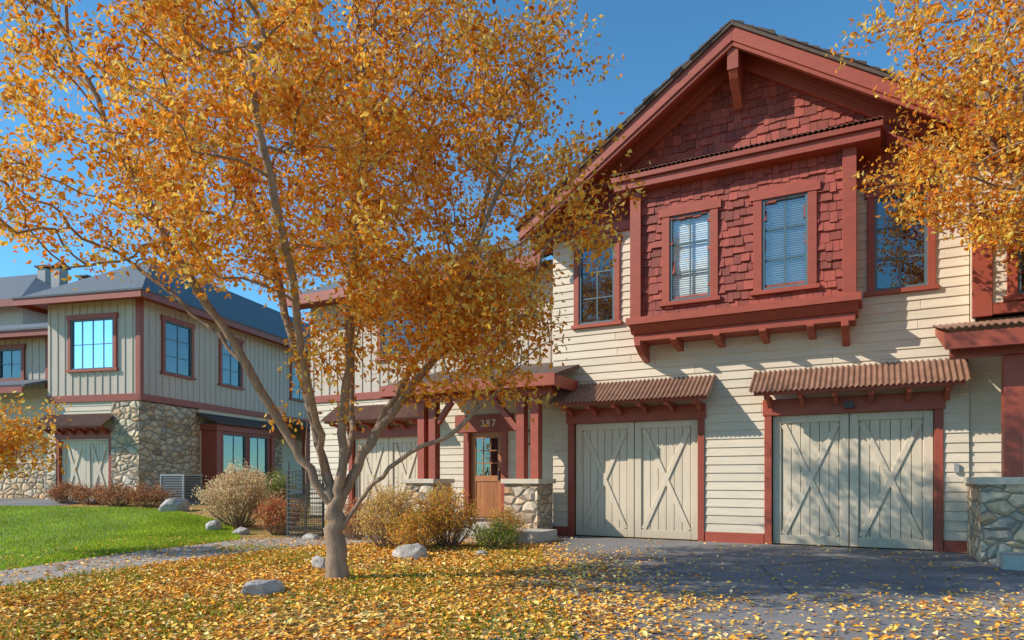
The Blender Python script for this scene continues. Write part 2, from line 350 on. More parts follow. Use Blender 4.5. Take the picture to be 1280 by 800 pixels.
for c in (1.62,2.32,3.13,3.95,4.75,5.3):
    B.prismx('red_trim',[(-.002,3.979),(-.6,3.979),(-.6,3.93),(-.42,3.84),(-.002,3.80)] if c not in(1.62,5.3) else [(-.002,3.978),(-.66,3.978),(-.66,3.87),(-.36,3.72),(-.002,3.62)],c-.06,c+.06)
# rakes & roof
OH=.8; ex0,ex1=-.95,7.85
for e in (ex0,ex1):
    B.prism('red_trim',[(AX,AZ-.10),(e,rz(e,.10)),(e,rz(e,.36)),(AX,AZ-.36)],-OH,-OH+.05)
    B.prism('red_trim',[(AX,AZ-.36),(e,rz(e,.36)),(e,rz(e,.44)),(AX,AZ-.44)],-OH+.03,-OH+.12)
    B.prism('red_trim',[(AX,AZ-.16),(e,rz(e,.16)),(e,rz(e,.2)),(AX,AZ-.2)],-OH+.051,6)
    B.prism('red_trim',[(AX,AZ-.201),(e,rz(e,.201)),(e,rz(e,.5)),(AX,AZ-.5)],-.16,-.04)
    B.prism('red_trim',[(AX,AZ-.201),(e,rz(e,.201)),(e,rz(e,.36)),(AX,AZ-.36)],-.22,-.161)
    s_=-1 if e<AX else 1
    B.prism('roof',[(AX,AZ),(e+s_*.06,rz(e)-.04),(e+s_*.06,rz(e)-.14),(AX,AZ-.099)],-OH-.05,9)
    n=int(abs(e-AX)/.18)
    for i in range(n):
        xa=AX+s_*(.02+i*.18); xb=xa+s_*.19; t=random.uniform(.015,.05); t2=t-.012
        B.prism('roof',[(xa,rz(xa)+t2-.03),(xb,rz(xb)+t),(xb,rz(xb)-.03),(xa,rz(xa)-.03)],-OH-.05-random.uniform(.005,.05),-OH+random.uniform(.2,.5))
B.box('red_trim',AX-.1,AX+.1,-.72,-.165,8.78,9.28); B.prismx('red_trim',[(-.165,8.3),(-.165,8.777),(-.7,8.777),(-.62,8.66)],AX-.08,AX+.08)
# recessed entry unit (left)
ry=.9; ex=-8.6
eop=[(-3.2,-2.28,-.1,2.4),(-7.0,-4.65,-.1,2.35),(-6.0,-4.3,4.5,5.75),(-3.15,-2.4,4.6,5.75)]
B.lap(-4.5,XL,.2,3.4,ry,eop[:1])
B.box('dark_interior',-4.4,-3.2,ry+.012,ry+.2,0,3.6); B.box('dark_interior',-2.28,XL,ry+.012,ry+.2,0,3.6); B.box('dark_interior',-3.2,-2.28,ry+.012,ry+.2,2.4,3.6)
B.lap(ex,-4.5,.2,3.4,ry,eop[1:2]); B.box('dark_interior',ex,-7.0,ry+.012,ry+.2,0,3.6); B.box('dark_interior',-4.65,-4.4,ry+.012,ry+.2,0,3.6); B.box('dark_interior',-7,-4.65,ry+.012,ry+.2,2.35,3.6)
B.garage(-7.0,-4.65,0,2.35,ry); B.awning(-7.6,-4.3,2.8,3.25,ry-.04,.65)
B.box('red_trim',ex,XL,ry-.07,ry+.02,3.4,3.6)
def batten_wall(b,x0,x1,z0,z1,y,op):
    xs=sorted(set([x0,x1]+[v for o in op for v in o[:2]]))
    for a,c in zip(xs,xs[1:]):
        m=(a+c)/2; zc=z0
        for o in sorted([o for o in op if o[0]<m<o[1]],key=lambda o:o[2]):
            b.box('battens',a,c,y,y+.12,zc,o[2]); zc=o[3]
        b.box('battens',a,c,y,y+.12,zc,z1)
    x=x0+.1
    while x<x1:
        zc=z0
        for o in sorted([o for o in op if o[0]-.14<x<o[1]+.14],key=lambda o:o[2]):
            if o[2]-.1>zc: b.box('battens',x-.022,x+.022,y-.022,y-.0005,zc,o[2]-.1)
            zc=o[3]+.1
        b.box('battens',x-.022,x+.022,y-.022,y-.0005,zc,z1)
        x+=.3
batten_wall(B,ex,XL,3.6,6.4,ry,eop[2:])
B.window(-6.0,-4.3,4.5,5.75,ry,4,2,blind=0); B.window(-3.15,-2.4,4.6,5.75,ry,2,2,blind=0)
B.prismx('grey_roof',[(ry-.6,6.38),(ry+5,9.0),(ry+5,8.85),(ry-.6,6.23)],ex-.5,XL-.45)
B.box('red_trim',ex-.5,XL-.45,ry-.64,ry-.601,6.1,6.37); B.box('red_trim',ex-.45,XL-.5,ry-.6,ry-.001,6.15,6.2)
B.box('battens',ex,ex+.1,ry+.13,7,0,6.8)
# front door
B.box('red_trim',-3.36,-3.2,ry-.08,ry+.1,.28,2.4); B.box('red_trim',-2.28,-2.12,ry-.08,ry+.1,.28,2.4); B.box('red_trim',-3.6,-1.95,ry-.1,ry+.1,2.4,2.82)
for a,b,c,d in [(-3.2,-3.06,.28,2.4),(-2.42,-2.28,.28,2.4),(-3.06,-2.42,2.25,2.4),(-3.06,-2.42,1.18,1.32),(-3.06,-2.42,.28,.5)]:
    B.box('wood_door',a+.002,b-.002,ry+.02,ry+.07,c,d)
for i in range(5): B.box('wood_door',-3.06+i*.128+.002,-3.06+(i+1)*.128-.002,ry+.04,ry+.06,.5,1.18)
B.add('glass',[(-3.06,ry+.045,1.32),(-2.42,ry+.045,1.32),(-2.42,ry+.045,2.25),(-3.06,ry+.045,2.25)],[(0,1,2,3)])
for i in (1,2): B.box('wood_door',-3.06+.213*i-.012,-3.06+.213*i+.012,ry+.03,ry+.055,1.32,2.25)
for i in (1,2): B.box('wood_door',-3.06,-2.42,ry+.031,ry+.054,1.32+.31*i-.012,1.32+.31*i+.012)
B.box('dark_interior',-3.3,-2.2,ry+.11,ry+.14,.2,2.5); B.box('lamp_metal',-2.40,-2.36,ry-.03,ry+.02,1.2,1.45)
B.box('lamp_metal',-1.62,-1.44,ry-.09,ry-.04,2.05,2.4); B.box('stone_cap',-1.6,-1.46,ry-.2,ry-.09,2.08,2.36); B.box('lamp_metal',-1.63,-1.43,ry-.22,ry-.06,2.361,2.4)
# porch
B.box('concrete',-4.1,-.52,-.55,ry-.04,0,.27); B.box('concrete',-3.3,-1.4,-.95,-.551,0,.14)
B.box('concrete',-1.05,.1,-2.2,-1.12,0,.22)
for a,b in ((-1.13,-.36),(-3.7,-2.95)):
    B.box('stone',a,b,-1.1,-.35,0,1.14); B.box('stone_cap',a-.06,b+.06,-1.16,-.29,1.14,1.24)
for px_ in (-1.0,-.66,-3.58,-3.27):
    B.box('red_trim',px_,px_+.19,-.82,-.62,1.24,3.0)
B.beam('red_trim',(-1.0,2.3),(-1.6,2.98),.13,-.78,-.66); B.beam('red_trim',(-3.08,2.5),(-2.7,2.98),.12,-.78,-.66)
B.box('red_trim',-4.1,-.15,-.84,-.6,3.0,3.22)
B.prismx('roof',[(-1.25,3.36),(ry,3.98),(ry,3.9),(-1.25,3.28)],-4.3,.12)
B.box('red_trim',-4.3,.12,-1.29,-1.251,3.12,3.37); B.box('red_trim',-4.3,-4.26,-1.25,.0,3.1,3.3); B.box('red_trim',.08,.12,-1.25,-.06,3.1,3.35)
for i in range(9): B.box('red_trim',-4.1+i*.5,-4.0+i*.5,-1.24,-.86,3.16,3.27)
# right neighbour porch and unit
B.box('stone',7.12,8.6,-1.7,-.05,0,1.16); B.box('stone_cap',7.06,8.66,-1.76,-.045,1.16,1.27)
B.box('concrete',7.3,9.0,-2.3,-1.701,0,.2)
B.box('red_trim',7.42,7.66,-1.5,-1.26,1.27,3.05); B.box('red_trim',7.85,8.09,-1.5,-1.26,1.27,3.05)
B.box('red_trim',6.75,12,-1.62,-1.4,3.05,3.27)
B.prismx('red_trim',[(-1.95,3.12),(-1.95,3.36),(0.0,3.8),(0,3.7)],6.66,6.72)
B.box('red_trim',6.66,12,-1.99,-1.951,3.12,3.36); B.corrug(6.62,12,-2.04,3.42,-.02,3.86,wl=.088,amp=.017)
B.lap(XR,12,.2,3.9,.05,[]); B.box('dark_interior',XR,12,.062,.3,0,7)
B.lap(XR,12,5.4,6.6,.05,[])
B.lap(7.2,12,3.9,5.4,-.35,[(7.75,9.3,4.0,5.0)])
for a,b,c,d in ((7.2,7.75,3.9,5.4),(9.3,12,3.9,5.4),(7.75,9.3,5.0,5.4)): B.box('dark_interior',a,b,-.338,-.1,c,d)
B.box('siding',7.16,7.2,-.33,0.05,3.8,5.4); B.box('red_trim',7.12,12,-.5,.03,5.4,5.52)
B.box('red_trim',7.15,7.42,-.42,-.3,3.86,5.4); B.window(7.75,9.3,4.15,5.0,-.35,4,2,trim=.14,head=.22); B.box('red_trim',7.421,12,-.41,-.34,3.88,4.06)
B.prismx('roof',[(-.95,6.55),(5,9.2),(5,9.1),(-.95,6.42)],7.9,14); B.box('red_trim',7.9,14,-.99,-.951,6.3,6.55)
B.box('ac_metal',6.93,7.0,-.09,-.04,1.35,1.5)
B.box('lamp_metal',5.28,5.42,-.2,-.08,2.5,2.62)
B.done()
fc=bpy.data.curves.new('house_number','FONT'); fc.body='387'; fc.size=.24; fc.extrude=.008; fc.space_character=1.3; fc.align_x='CENTER'
fo=link(bpy.data.objects.new('house_number',fc),B.e); fo.location=(-2.62,ry-.112,2.53); fo.rotation_euler=(math.pi/2,0,0); fc.materials.append(MATS['white_letters'])

# ------------------------------------------------------------ left townhouse
H=Bld('townhouse',(-12.03,22,0),-math.atan(210/850))
RT=lambda v:(-v[1],v[0],v[2])
fo_=[(-2.7,-1.0,4.85,6.5)]
batten_wall(H,-3.7,0,4.0,7.1,0,fo_); H.window(-2.7,-1.0,4.85,6.5,0,4,2,blind=0)
H.box('red_trim',-3.72,.03,-.06,-.001,3.78,4.0); H.box('red_trim',-.14,-.001,-.05,-.001,4.0,7.1)
H.lap(-3.7,0,2.5,3.78,.03,[])
H.box('dark_interior',-3.7,0,.04,.1,2.5,3.78)
H.box('stone',-1.05,.02,-.08,.6,0,3.75); H.box('stone',-3.75,-3.3,-.06,.4,0,1.9)
H.garage(-3.2,-1.2,.5,2.55,.02); H.awning(-3.75,-.95,2.95,3.4,0,.6); H.box('siding',-3.7,-3.32,-.02,.1,1.9,2.5)
H.T=RT
so=[(1.04,2.33,4.85,6.6),(3.98,5.14,4.85,6.6),(8.8,10.2,4.85,6.5)]
batten_wall(H,0,14,4.0,7.1,0,so)
for o in so: H.window(*o,0,2,3)
H.box('red_trim',-.06,14,-.06,-.001,3.78,4.0); H.box('red_trim',-.05,.1,-.05,-.001,4.0,7.1)
H.box('stone',.6,2.8,-.02,.4,0,3.75); H.box('siding',2.8,14,0,.1,0,3.78)
H.box('stone',6.8,8.0,-.06,0,0,3.6)
H.box('red_trim',2.9,3.15,-.65,0,.6,3.2); H.box('red_trim',6.3,6.55,-.65,0,.6,3.2); H.box('red_trim',3.15,6.3,-.6,0,.6,1.3); H.box('red_trim',2.8,6.65,-.72,0,3.0,3.22)
H.box('stone',3.0,6.4,-.58,0,0,.6)
H.window(3.3,4.65,1.45,2.9,-.55,2,1,trim=.1,head=.1); H.window(4.9,6.1,1.45,2.9,-.55,2,1,trim=.1,head=.1)
H.box('siding',3.15,6.3,-.4,-.01,1.3,3.0)
H.prismx('roof',[(-.9,3.3),(0,3.65),(0,3.55),(-.9,3.22)],2.6,6.9)
H.box('red_trim',7.6,12,-1.5,-1.2,3.0,3.3); H.box('red_trim',7.7,7.95,-1.45,-1.2,0,3.0); H.prismx('roof',[(-1.8,3.35),(0,3.9),(0,3.8),(-1.8,3.25)],7.4,12)
H.T=lambda v:v
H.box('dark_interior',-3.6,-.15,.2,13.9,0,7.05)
e=.65; zr=9.3; ze=7.17
V=[(-3.7-e,-e,ze),(e,-e,ze),(e,14.5,ze),(-3.7-e,14.5,ze),(-1.85,2.6,zr),(-1.85,14.5,zr)]
H.add('grey_roof',V,[(0,1,4),(1,2,5,4),(2,3,5),(3,0,4,5)])
H.box('red_trim',-3.7-e,e,-e-.03,-e,ze-.24,ze-.03); H.box('red_trim',e,e+.03,-e,14.5,ze-.24,ze-.03); H.box('red_trim',-3.7-e-.03,-3.7-e,-e,14.5,ze-.24,ze-.03)
H.box('grey_roof',-3.7-e-.06,e+.06,-e-.06,14.5,ze-.029,ze+.03)
H.box('red_trim',-3.7-e+.001,e-.001,-e+.001,14.4,ze-.1,ze-.05)
wo=[(-6.7,-5.7,4.8,5.85)]
batten_wall(H,-12,-3.7,4.4,6.2,.8,wo); H.window(*wo[0],.8,2,2)
H.box('red_trim',-4.6,-4.35,.7,.79,4.4,6.2)
H.box('red_trim',-12,-3.75,.1,.14,6.12,6.34); H.prismx('grey_roof',[(.05,6.39),(2.5,7.2),(2.5,7.1),(.05,6.32)],-12,-3.72); H.box('red_trim',-12,-3.75,.141,3,6.2,6.24)
H.box('red_trim',-12,-4.2,-.5,-.46,4.1,4.35); H.prismx('grey_roof',[(-.5,4.38),(.8,4.75),(.8,4.65),(-.5,4.3)],-12,-4.1)
H.box('siding',-12,-3.76,.81,.9,1.8,4.4); H.box('stone',-12,-3.76,.7,.95,0,1.8)
H.hip('grey_roof',-30,-8.4,3.0,17,8.4,(-24,10),(-15.5,10),11.9)
H.box('red_trim',-30,-8.4,2.96,3.0,8.1,8.38); H.box('red_trim',-8.4,-8.36,2.96,17,8.1,8.38)
H.box('battens',-29,-9,3.6,16,0,8.3)
for x,y,z in ((-12.6,8.6,11.5),(-13.9,9.0,11.7),(-11.6,9.2,11.1)):
    H.box('ac_metal',x-.25,x+.25,y-.25,y+.25,9.0,z); H.box('lamp_metal',x-.34,x+.34,y-.34,y+.34,z+.06,z+.14); H.box('lamp_metal',x-.18,x+.18,y-.18,y+.18,z,z+.06)
H.box('battens',-12,-3.8,3,14,0,7.0)
H.done(bevel=())

# ------------------------------------------------------------ ground
xs=np.concatenate([[-900,-300,-120,-60],np.linspace(-40,20,121),[40,80,160,400,900]]); ys=np.concatenate([[-300,-80,-20,-5],np.linspace(0,45,91),[60,90,200,900]])
X,Y=np.meshgrid(xs,ys); Z=gz(X,Y); V=np.stack([X,Y,Z],-1).reshape(-1,3); nx=len(xs); ny=len(ys)
a=(np.arange(ny-1)[:,None]*nx+np.arange(nx-1)[None,:]).ravel(); F=np.stack([a,a+1,a+nx+1,a+nx],-1)
fast_mesh('ground',V,F,'litter',smooth_shade=True)
def strip(name,A,Bp,mat,dz,nu=60,nv=30):
    def res(P):
        P=np.array(P,float); d=np.r_[0,np.cumsum(np.linalg.norm(np.diff(P,axis=0),axis=1))]; t=np.linspace(0,d[-1],nu)
        return np.stack([np.interp(t,d,P[:,0]),np.interp(t,d,P[:,1])],-1)
    A=res(A);Bq=res(Bp); v=np.linspace(0,1,nv)[:,None,None]; G=A[None]*(1-v)+Bq[None]*v
    V=np.concatenate([G,(gz(G[...,0],G[...,1])+dz)[...,None]],-1).reshape(-1,3)
    a=(np.arange(nv-1)[:,None]*nu+np.arange(nu-1)[None,:]).ravel(); F=np.stack([a,a+1,a+nu+1,a+nu],-1)
    o=fast_mesh(name,V,F,mat,smooth_shade=True); 
    return G
strip('driveway',[(.9,14.9),(.5,12.5),(.2,9),(-.2,6),(-.6,3),(-1,-4)],[(12,9.2),(12,8),(12,6),(12,3),(12,0),(12,-4)],'asphalt',.006)
lawnA=[(-20,7.5),(-6.85,9.1),(-6.45,11.2),(-5.5,13.8)]; lawnB=[(-22,20),(-14,20.2),(-9.9,19.5),(-6.8,16.4)]
LG=strip('lawn',lawnA,lawnB,'lawn',.006)
strip('garden_path',[(-19,5.6),(-5.9,7.4),(-5.0,10.2),(-3.8,12.3),(-2.6,13.1),(-.9,13.2),(.4,12.9)],[(-20,7.3),(-6.9,9.05),(-6.5,11.15),(-5.45,13.75),(-4.2,14.6),(-2.6,14.9),(-1.2,15.0)],'gravel',.01)
strip('side_driveway',[(-30,19.9),(-18,20.1),(-13.6,20.3)],[(-30,26),(-18,23.5),(-13,22.3)],'asphalt',.012,30,20)
n=80000; u=rng.integers(0,59,n); v=rng.integers(0,29,n); fu=rng.random((n,1)); fv=rng.random((n,1))
p=(LG[v,u]*(1-fu)+LG[v,u+1]*fu)*(1-fv)+(LG[v+1,u]*(1-fu)+LG[v+1,u+1]*fu)*fv
def blades(name,p,h0,cols):
    n=len(p); z=gz(p[:,0],p[:,1]); h=h0*rng.uniform(.5,1.3,n); an=rng.uniform(0,2*np.pi,n); w=.008+.005*rng.random(n); 
    V=np.zeros((n,3,3)); V[:,0]=np.stack([p[:,0]-w*np.cos(an),p[:,1]-w*np.sin(an),z],-1); V[:,1]=np.stack([p[:,0]+w*np.cos(an),p[:,1]+w*np.sin(an),z],-1)
    V[:,2]=np.stack([p[:,0]+h*rng.normal(0,.4,n),p[:,1]+h*rng.normal(0,.4,n),z+h],-1)
    pt=1+.22*np.sin(p[:,0]*2.1+1.5*np.sin(p[:,1]*1.1))*np.sin(p[:,1]*1.7+p[:,0]*.6)
    C=np.ones((n,3,4)); C[:,:,:3]=(palette(n,*cols)*pt[:,None])[:,None,:]
    return fast_mesh(name,V.reshape(-1,3),np.arange(3*n).reshape(-1,3),'grass_blades',C.reshape(-1,4))
GC=([(.38,.50,.035),(.27,.39,.035),(.52,.53,.08)],[5,3,2.5],.28)
p=p[p[:,0]>-16]; blades('lawn_grass',p,.055,GC)
q=np.stack([rng.uniform(-6.5,.5,34000),rng.uniform(4.7,12.5,34000)],-1)
nn=np.sin(q[:,0]*1.7+1)*np.sin(q[:,1]*1.3+.5)+rng.normal(0,.35,len(q)); q=q[(nn>.1)&(q[:,0]>-6.2+.15*(q[:,1]-5))]
blades('front_grass',q,.06,([(.25,.34,.03),(.4,.36,.06),(.45,.34,.1)],[5,3,1],.3))
def blobn(x,y): return .5+.25*np.sin(x*1.3+.7*np.sin(y*2.1))+.25*np.sin(y*1.9+1.3*np.sin(x*.9+1))
n=200000; q=np.stack([rng.uniform(-8,10.5,n),rng.uniform(4.3,14.2,n)],-1); x,y=q[:,0],q[:,1]
edge=np.interp(y,[3,6,9,12.5,15],[-.6,-.2,.2,.5,.9]); drive=smooth((x-edge+.2)/.9)
dl=.55+.45*blobn(x,y)
dd=.022+.42*smooth((8.4-y-.1*(x-2))/2.6)*(.15+1.1*blobn(x*1.4,y*1.6)**1.5)*(1-.3*smooth((x-2)/3))+.5*np.exp(-((x-edge-.4)/.9)**2)*smooth((12.5-y)/3)
dens=dl*(1-drive)+dd*drive
bedfar=smooth((y-11.5)/2.0); dens*=1-.65*bedfar
pathd=(y>np.interp(x,[-8,-5.9,-5,-3.8,-2.6,0],[7,7.4,10.2,12.3,13.1,13.1]))&(x<.3); dens=np.where(pathd,.12,dens); dens=np.where(x<-6.6,dens*.3,dens)
keep=rng.random(n)<dens*.95; q=q[keep]
P=np.concatenate([q,(gz(q[:,0],q[:,1])+rng.uniform(.012,.03,len(q)))[:,None]],-1)
FL=([(.93,.54,.11),(.90,.42,.06),(.74,.28,.045),(.95,.68,.24),(.42,.16,.05),(.85,.57,.27)],[5,5,3,3.5,1.5,1.5],.2)
leaf_object('fallen_leaves',P,.062,'dry_leaves',FL,flat=True,aspect=.3)

# ------------------------------------------------------------ trees
def grow_tree(name,base,limbs,attr,leafcols,leaf=.06,per=26,spread=.15,k0=.006,kp=.48,flare=1.0,maxd=4):
    e=empty(name,base); b0=np.array(base)
    nodes=[np.array([0,0,-.1]),np.array([0,0,.12])]; par=[-1,0]
    def addpath(start,pts,sub,jit):
        cur=start; prev=nodes[start]
        for p in pts:
            p=np.array(p,float)
            for i in range(1,sub+1):
                q=prev+(p-prev)*i/sub+(rng.normal(0,jit,3) if i<sub else 0); nodes.append(q); par.append(cur); cur=len(nodes)-1
            prev=p
        return cur
    ends={}
    for key,st,pts in limbs:
        s=1 if st is None else ends[st[0]][st[1]]
        i0=len(nodes); addpath(s,[np.array(p)-b0 for p in pts],4,.018); ends[key]=list(range(i0+3,len(nodes),4))
    A=np.array(attr)-b0; P=np.array(nodes)
    md=np.array([np.min(np.linalg.norm(P-a,axis=1)) for a in A]); A=A[np.argsort(md)]
    cap=60000; buf=np.zeros((cap,3)); buf[:len(nodes)]=P
    for a in A:
        m=len(nodes); d=np.linalg.norm(buf[:m]-a,axis=1); cost=d+.9*np.maximum(0,buf[:m,2]-a[2]+.1)+ (buf[:m,2]<1.4)*4
        s=int(np.argmin(cost)); p0=buf[s]; dist=d[s]; k=max(2,int(math.ceil(dist/.22)))
        ctrl=(p0+a)/2+np.array([0,0,.12*dist])+rng.normal(0,.06*dist,3)
        if par[s]>=0:
            dr=p0-buf[par[s]]; dr=dr/(np.linalg.norm(dr)+1e-6); ctrl=ctrl*.6+(p0+dr*dist*.5)*.4
        cur=s
        for i in range(1,k+1):
            t=i/k; q=(1-t)**2*p0+2*t*(1-t)*ctrl+t*t*a+(rng.normal(0,.015,3) if i<k else 0)
            buf[len(nodes)]=q; nodes.append(q); par.append(cur); cur=len(nodes)-1
    n=len(nodes); P=buf[:n]; ch=[[] for _ in range(n)]; cnt=np.zeros(n)
    for i in range(n-1,0,-1):
        if not ch[i]: cnt[i]=1
        ch[par[i]].append(i); cnt[par[i]]+=cnt[i]
    R=k0*np.maximum(cnt,1)**kp; R=np.where(cnt<=1.5,.0038,R); R*=1+.35*flare*np.exp(-np.maximum(P[:,2],0)/.13)
    chains=[];stack=[(0,None)]
    while stack:
        s,pr=stack.pop(); pts=[];rad=[]
        if pr is not None: pts.append(P[pr]); rad.append(min(R[pr],R[s]*1.15))
        cur=s
        while True:
            pts.append(P[cur]); rad.append(R[cur])
            if not ch[cur]: break
            c=sorted(ch[cur],key=lambda i:-cnt[i])
            for o in c[1:]: stack.append((o,cur))
            cur=c[0]
        rad[-1]*=.4; chains.append((pts,rad))
    tubes_mesh('branches',chains,'bark',e,sides=12)
    small=[i for i in range(2,n) if cnt[i]<=maxd and P[i][2]>1.0]
    small=np.array(small); idx=np.repeat(small,per); par=np.array(par)
    t=rng.random((len(idx),1)); Q=P[idx]*t+P[par[idx]]*(1-t)+rng.normal(0,1,(len(idx),3))*spread*np.array([1,1,.85])
    nf=rng.uniform(.78,1.15,n)[idx]
    leaf_object('foliage',Q,leaf,'leaves',leafcols,parent=e,fac=nf)
    return e
OR=([(.95,.42,.055),(.95,.54,.09),(.86,.29,.035),(.95,.68,.19),(.56,.18,.035)],[5,4,3,3,1],.16)
base=(-2.15,8.37,0)
limbs=[('T',None,[(-2.17,8.37,.45),(-2.2,8.37,.8)]),
('A',('T',1),[(-2.35,8.35,1.1),(-2.64,8.3,1.62),(-3.14,8.1,2.56),(-3.72,7.9,3.55),(-4.08,7.7,4.31),(-4.56,7.6,5.26),(-4.9,7.5,6.1)]),
('B',('T',1),[(-2.3,8.42,1.3),(-2.5,8.5,2.03),(-2.85,8.8,3.09),(-3.2,9,4.3),(-3.7,9.2,5.55),(-4.0,9.4,6.8)]),
('C',('T',1),[(-2.12,8.36,1.2),(-2.05,8.3,2.0),(-1.93,8.1,3.14),(-1.86,8,4.24),(-1.74,8,5.37),(-1.8,8,6.6),(-1.9,8,7.6)]),
('D',('T',1),[(-2.0,8.45,1.25),(-1.72,8.6,1.84),(-1.26,8.9,2.8),(-.8,9.1,3.69),(-.44,9.3,4.62),(-.2,9.4,5.8),(-.1,9.4,6.7)]),
('E',('T',0),[(-1.95,8.33,.85),(-1.75,8.3,1.13),(-1.33,8.1,1.47),(-.74,7.9,1.74),(-.28,7.85,2.16),(.1,7.8,2.55)]),
('F',('B',0),[(-2.3,8.0,1.9),(-2.3,7.4,2.7),(-2.25,6.8,3.5),(-2.3,6.3,4.3),(-2.4,6.1,5.2)]),
('G',('C',0),[(-2.1,9.0,1.9),(-2.3,9.7,3.1),(-2.4,10.4,4.4),(-2.5,10.9,5.6)]),
('H',('A',2),[(-3.7,8.3,3.1),(-4.5,8.4,3.75),(-5.3,8.5,4.4)]),
('I',('D',1),[(-.95,8.3,2.7),(-.55,7.9,3.5),(-.2,7.7,4.4),(.1,7.6,5.2)])]
def crown(npt,ctr,rad,lowf,ncl,sig,mixu=.35,power=.4):
    out=[]; cl=[]
    def one():
        while True:
            d=rng.normal(0,1,3); d/=np.linalg.norm(d); r=rng.random()**power
            p=np.array(ctr)+d*r*np.array(rad)*(1+.10*math.sin(d[0]*7+1)+.08*math.sin(d[2]*9+d[1]*5))
            if lowf(p): return p
    cl=[one() for _ in range(ncl)]
    while len(out)<npt:
        p=one() if rng.random()<mixu else cl[rng.integers(ncl)]+rng.normal(0,sig,3)
        if lowf(p): out.append(p)
    return out
def low1(p):
    lo=np.interp(p[0],[-6.3,-4.6,-3.6,-2.6,-1.6,-.8,0.2,1.5],[4.0,3.75,3.6,3.7,3.2,2.8,2.7,3.4])+rng.normal(0,.12)
    return (p[2]-1.25)/max(p[1],6.5)*8.37+1.25>lo
attr=crown(1250,(-2.7,8.5,5.15),(3.4,2.8,3.3),low1,95,.42)
for i in range(150): attr.append(np.array([-.55,8.0,3.1])+rng.normal(0,1,3)*np.array([.55,.5,.40]))
for i in range(35): attr.append(np.array([-1.7,8.2,3.0])+rng.normal(0,1,3)*np.array([.5,.4,.30]))
grow_tree('maple_tree',base,limbs,attr,OR,leaf=.078,per=25,spread=.12,k0=.0056)
base2=(8.9,8.6,0)
limbs2=[('T',None,[(8.88,8.6,.8),(8.85,8.6,1.5)])]
for i in range(7):
    an=i/7*6.28+.5; dx,dy=math.cos(an),math.sin(an)
    limbs2.append((str(i),('T',1),[(8.85+dx*.4,8.6+dy*.4,2.5),(8.8+dx*1.1,8.6+dy*1.0,3.8),(8.7+dx*1.8,8.6+dy*1.6,5.1),(8.6+dx*2.3,8.6+dy*2.0,6.3)]))
def low2(p): return p[2]>4.2+rng.normal(0,.15) and not (p[0]>9.8 and rng.random()<.6)
attr=crown(880,(8.1,8.6,6.3),(3.15,2.7,2.9),low2,80,.42,.45,.36)
grow_tree('maple_tree',base2,limbs2,attr,OR,leaf=.086,per=27,spread=.13)
base3=(-8.75,11,0); limbs3=[('T',None,[(-8.75,11,.6),(-8.7,11,1.2)])]+[(str(i),('T',1),[(-8.7+.5*math.cos(i*1.26),11+.5*math.sin(i*1.26),1.7),(-8.7+.8*math.cos(i*1.26),11+.8*math.sin(i*1.26),2.1)]) for i in range(5)]
attr=[np.array([-8.5,11,1.95])+rng.normal(0,1,3)*np.array([.5,.45,.33]) for _ in range(120)]
grow_tree('maple_tree',base3,limbs3,attr,OR,leaf=.085,per=13,spread=.1,k0=.005)

# ------------------------------------------------------------ shrubs
def shrub(name,x,y,rx,ry_,h,cols,nst=60,nl=4000,leaf=.045,tw='bark'):
    z0=float(gz(x,y)); e=empty(name,(x,y,z0)); ch=[];pts=[]
    for i in range(nst):
        an=rng.uniform(0,6.28); r=math.sqrt(rng.random()); hh=h*(1-.45*r*r)*rng.uniform(.75,1.1)
        p1=np.array([math.cos(an)*rx*r,math.sin(an)*ry_*r,hh]); p0=np.array([math.cos(an)*rx*.25*r,math.sin(an)*ry_*.25*r,-.02]); 
        t=np.linspace(0,1,6)[:,None]; c=p0+(p1-p0)*t+np.array([math.cos(an)*rx,math.sin(an)*ry_,0])*.15*r*np.sin(t*3.14)+rng.normal(0,.012,(6,3)); ch.append((c,np.linspace(.008,.003,6))); pts.append(c)
        for k in range(3):
            s=c[rng.integers(2,5)]; e2=s+np.array([rng.normal(0,.12),rng.normal(0,.12),rng.uniform(.05,.25)])*h; ch.append((np.array([s,(s+e2)/2+rng.normal(0,.01,3),e2]),np.array([.004,.003,.002]))); pts.append(np.linspace(s,e2,6))
    tubes_mesh('stems',ch,tw,e); pts=np.concatenate([c[1:] for c in pts]); w=pts[:,2]**1.0+.1; w/=w.sum()
    Q=pts[rng.choice(len(pts),nl,p=w)]+rng.normal(0,.05,(nl,3)); Q[:,2]=np.maximum(Q[:,2],.02)
    leaf_object('foliage',Q,leaf,'leaves',cols,parent=e); return e
YEL=([(.84,.60,.24),(.88,.60,.18),(.62,.36,.11),(.5,.46,.12)],[4,3,2,1],.2)
GOLD=([(.88,.54,.10),(.88,.42,.07),(.55,.46,.09),(.6,.22,.07)],[4,3,2,1],.2)
REDS=([(.62,.17,.08),(.72,.30,.11),(.45,.12,.07),(.75,.48,.2)],[3,3,2,3],.25)
BRN=([(.42,.14,.07),(.55,.28,.12),(.35,.12,.06),(.62,.42,.22)],[4,3,2,3],.25)
GRN=([(.14,.24,.04),(.26,.34,.06),(.55,.50,.1)],[4,3,2],.25)
BLN=([(.90,.70,.42),(.82,.56,.3),(.92,.78,.52),(.58,.38,.2)],[4,3,2,1.5],.2)
shrub('ornamental_shrub',-6.5,16.2,.85,.8,1.45,BLN,110,9000,.055)
shrub('barberry_shrub',-5.1,14.9,.5,.45,.9,REDS,60,3500,.05)
shrub('spirea_shrub',-2.2,12.1,.65,.5,1.15,YEL,80,4600,.048)
shrub('spirea_shrub',-1.2,12.3,.6,.5,1.1,GOLD,80,4600,.048)
shrub('spirea_shrub',-1.7,11.6,.5,.4,.7,GOLD,60,2800,.048)
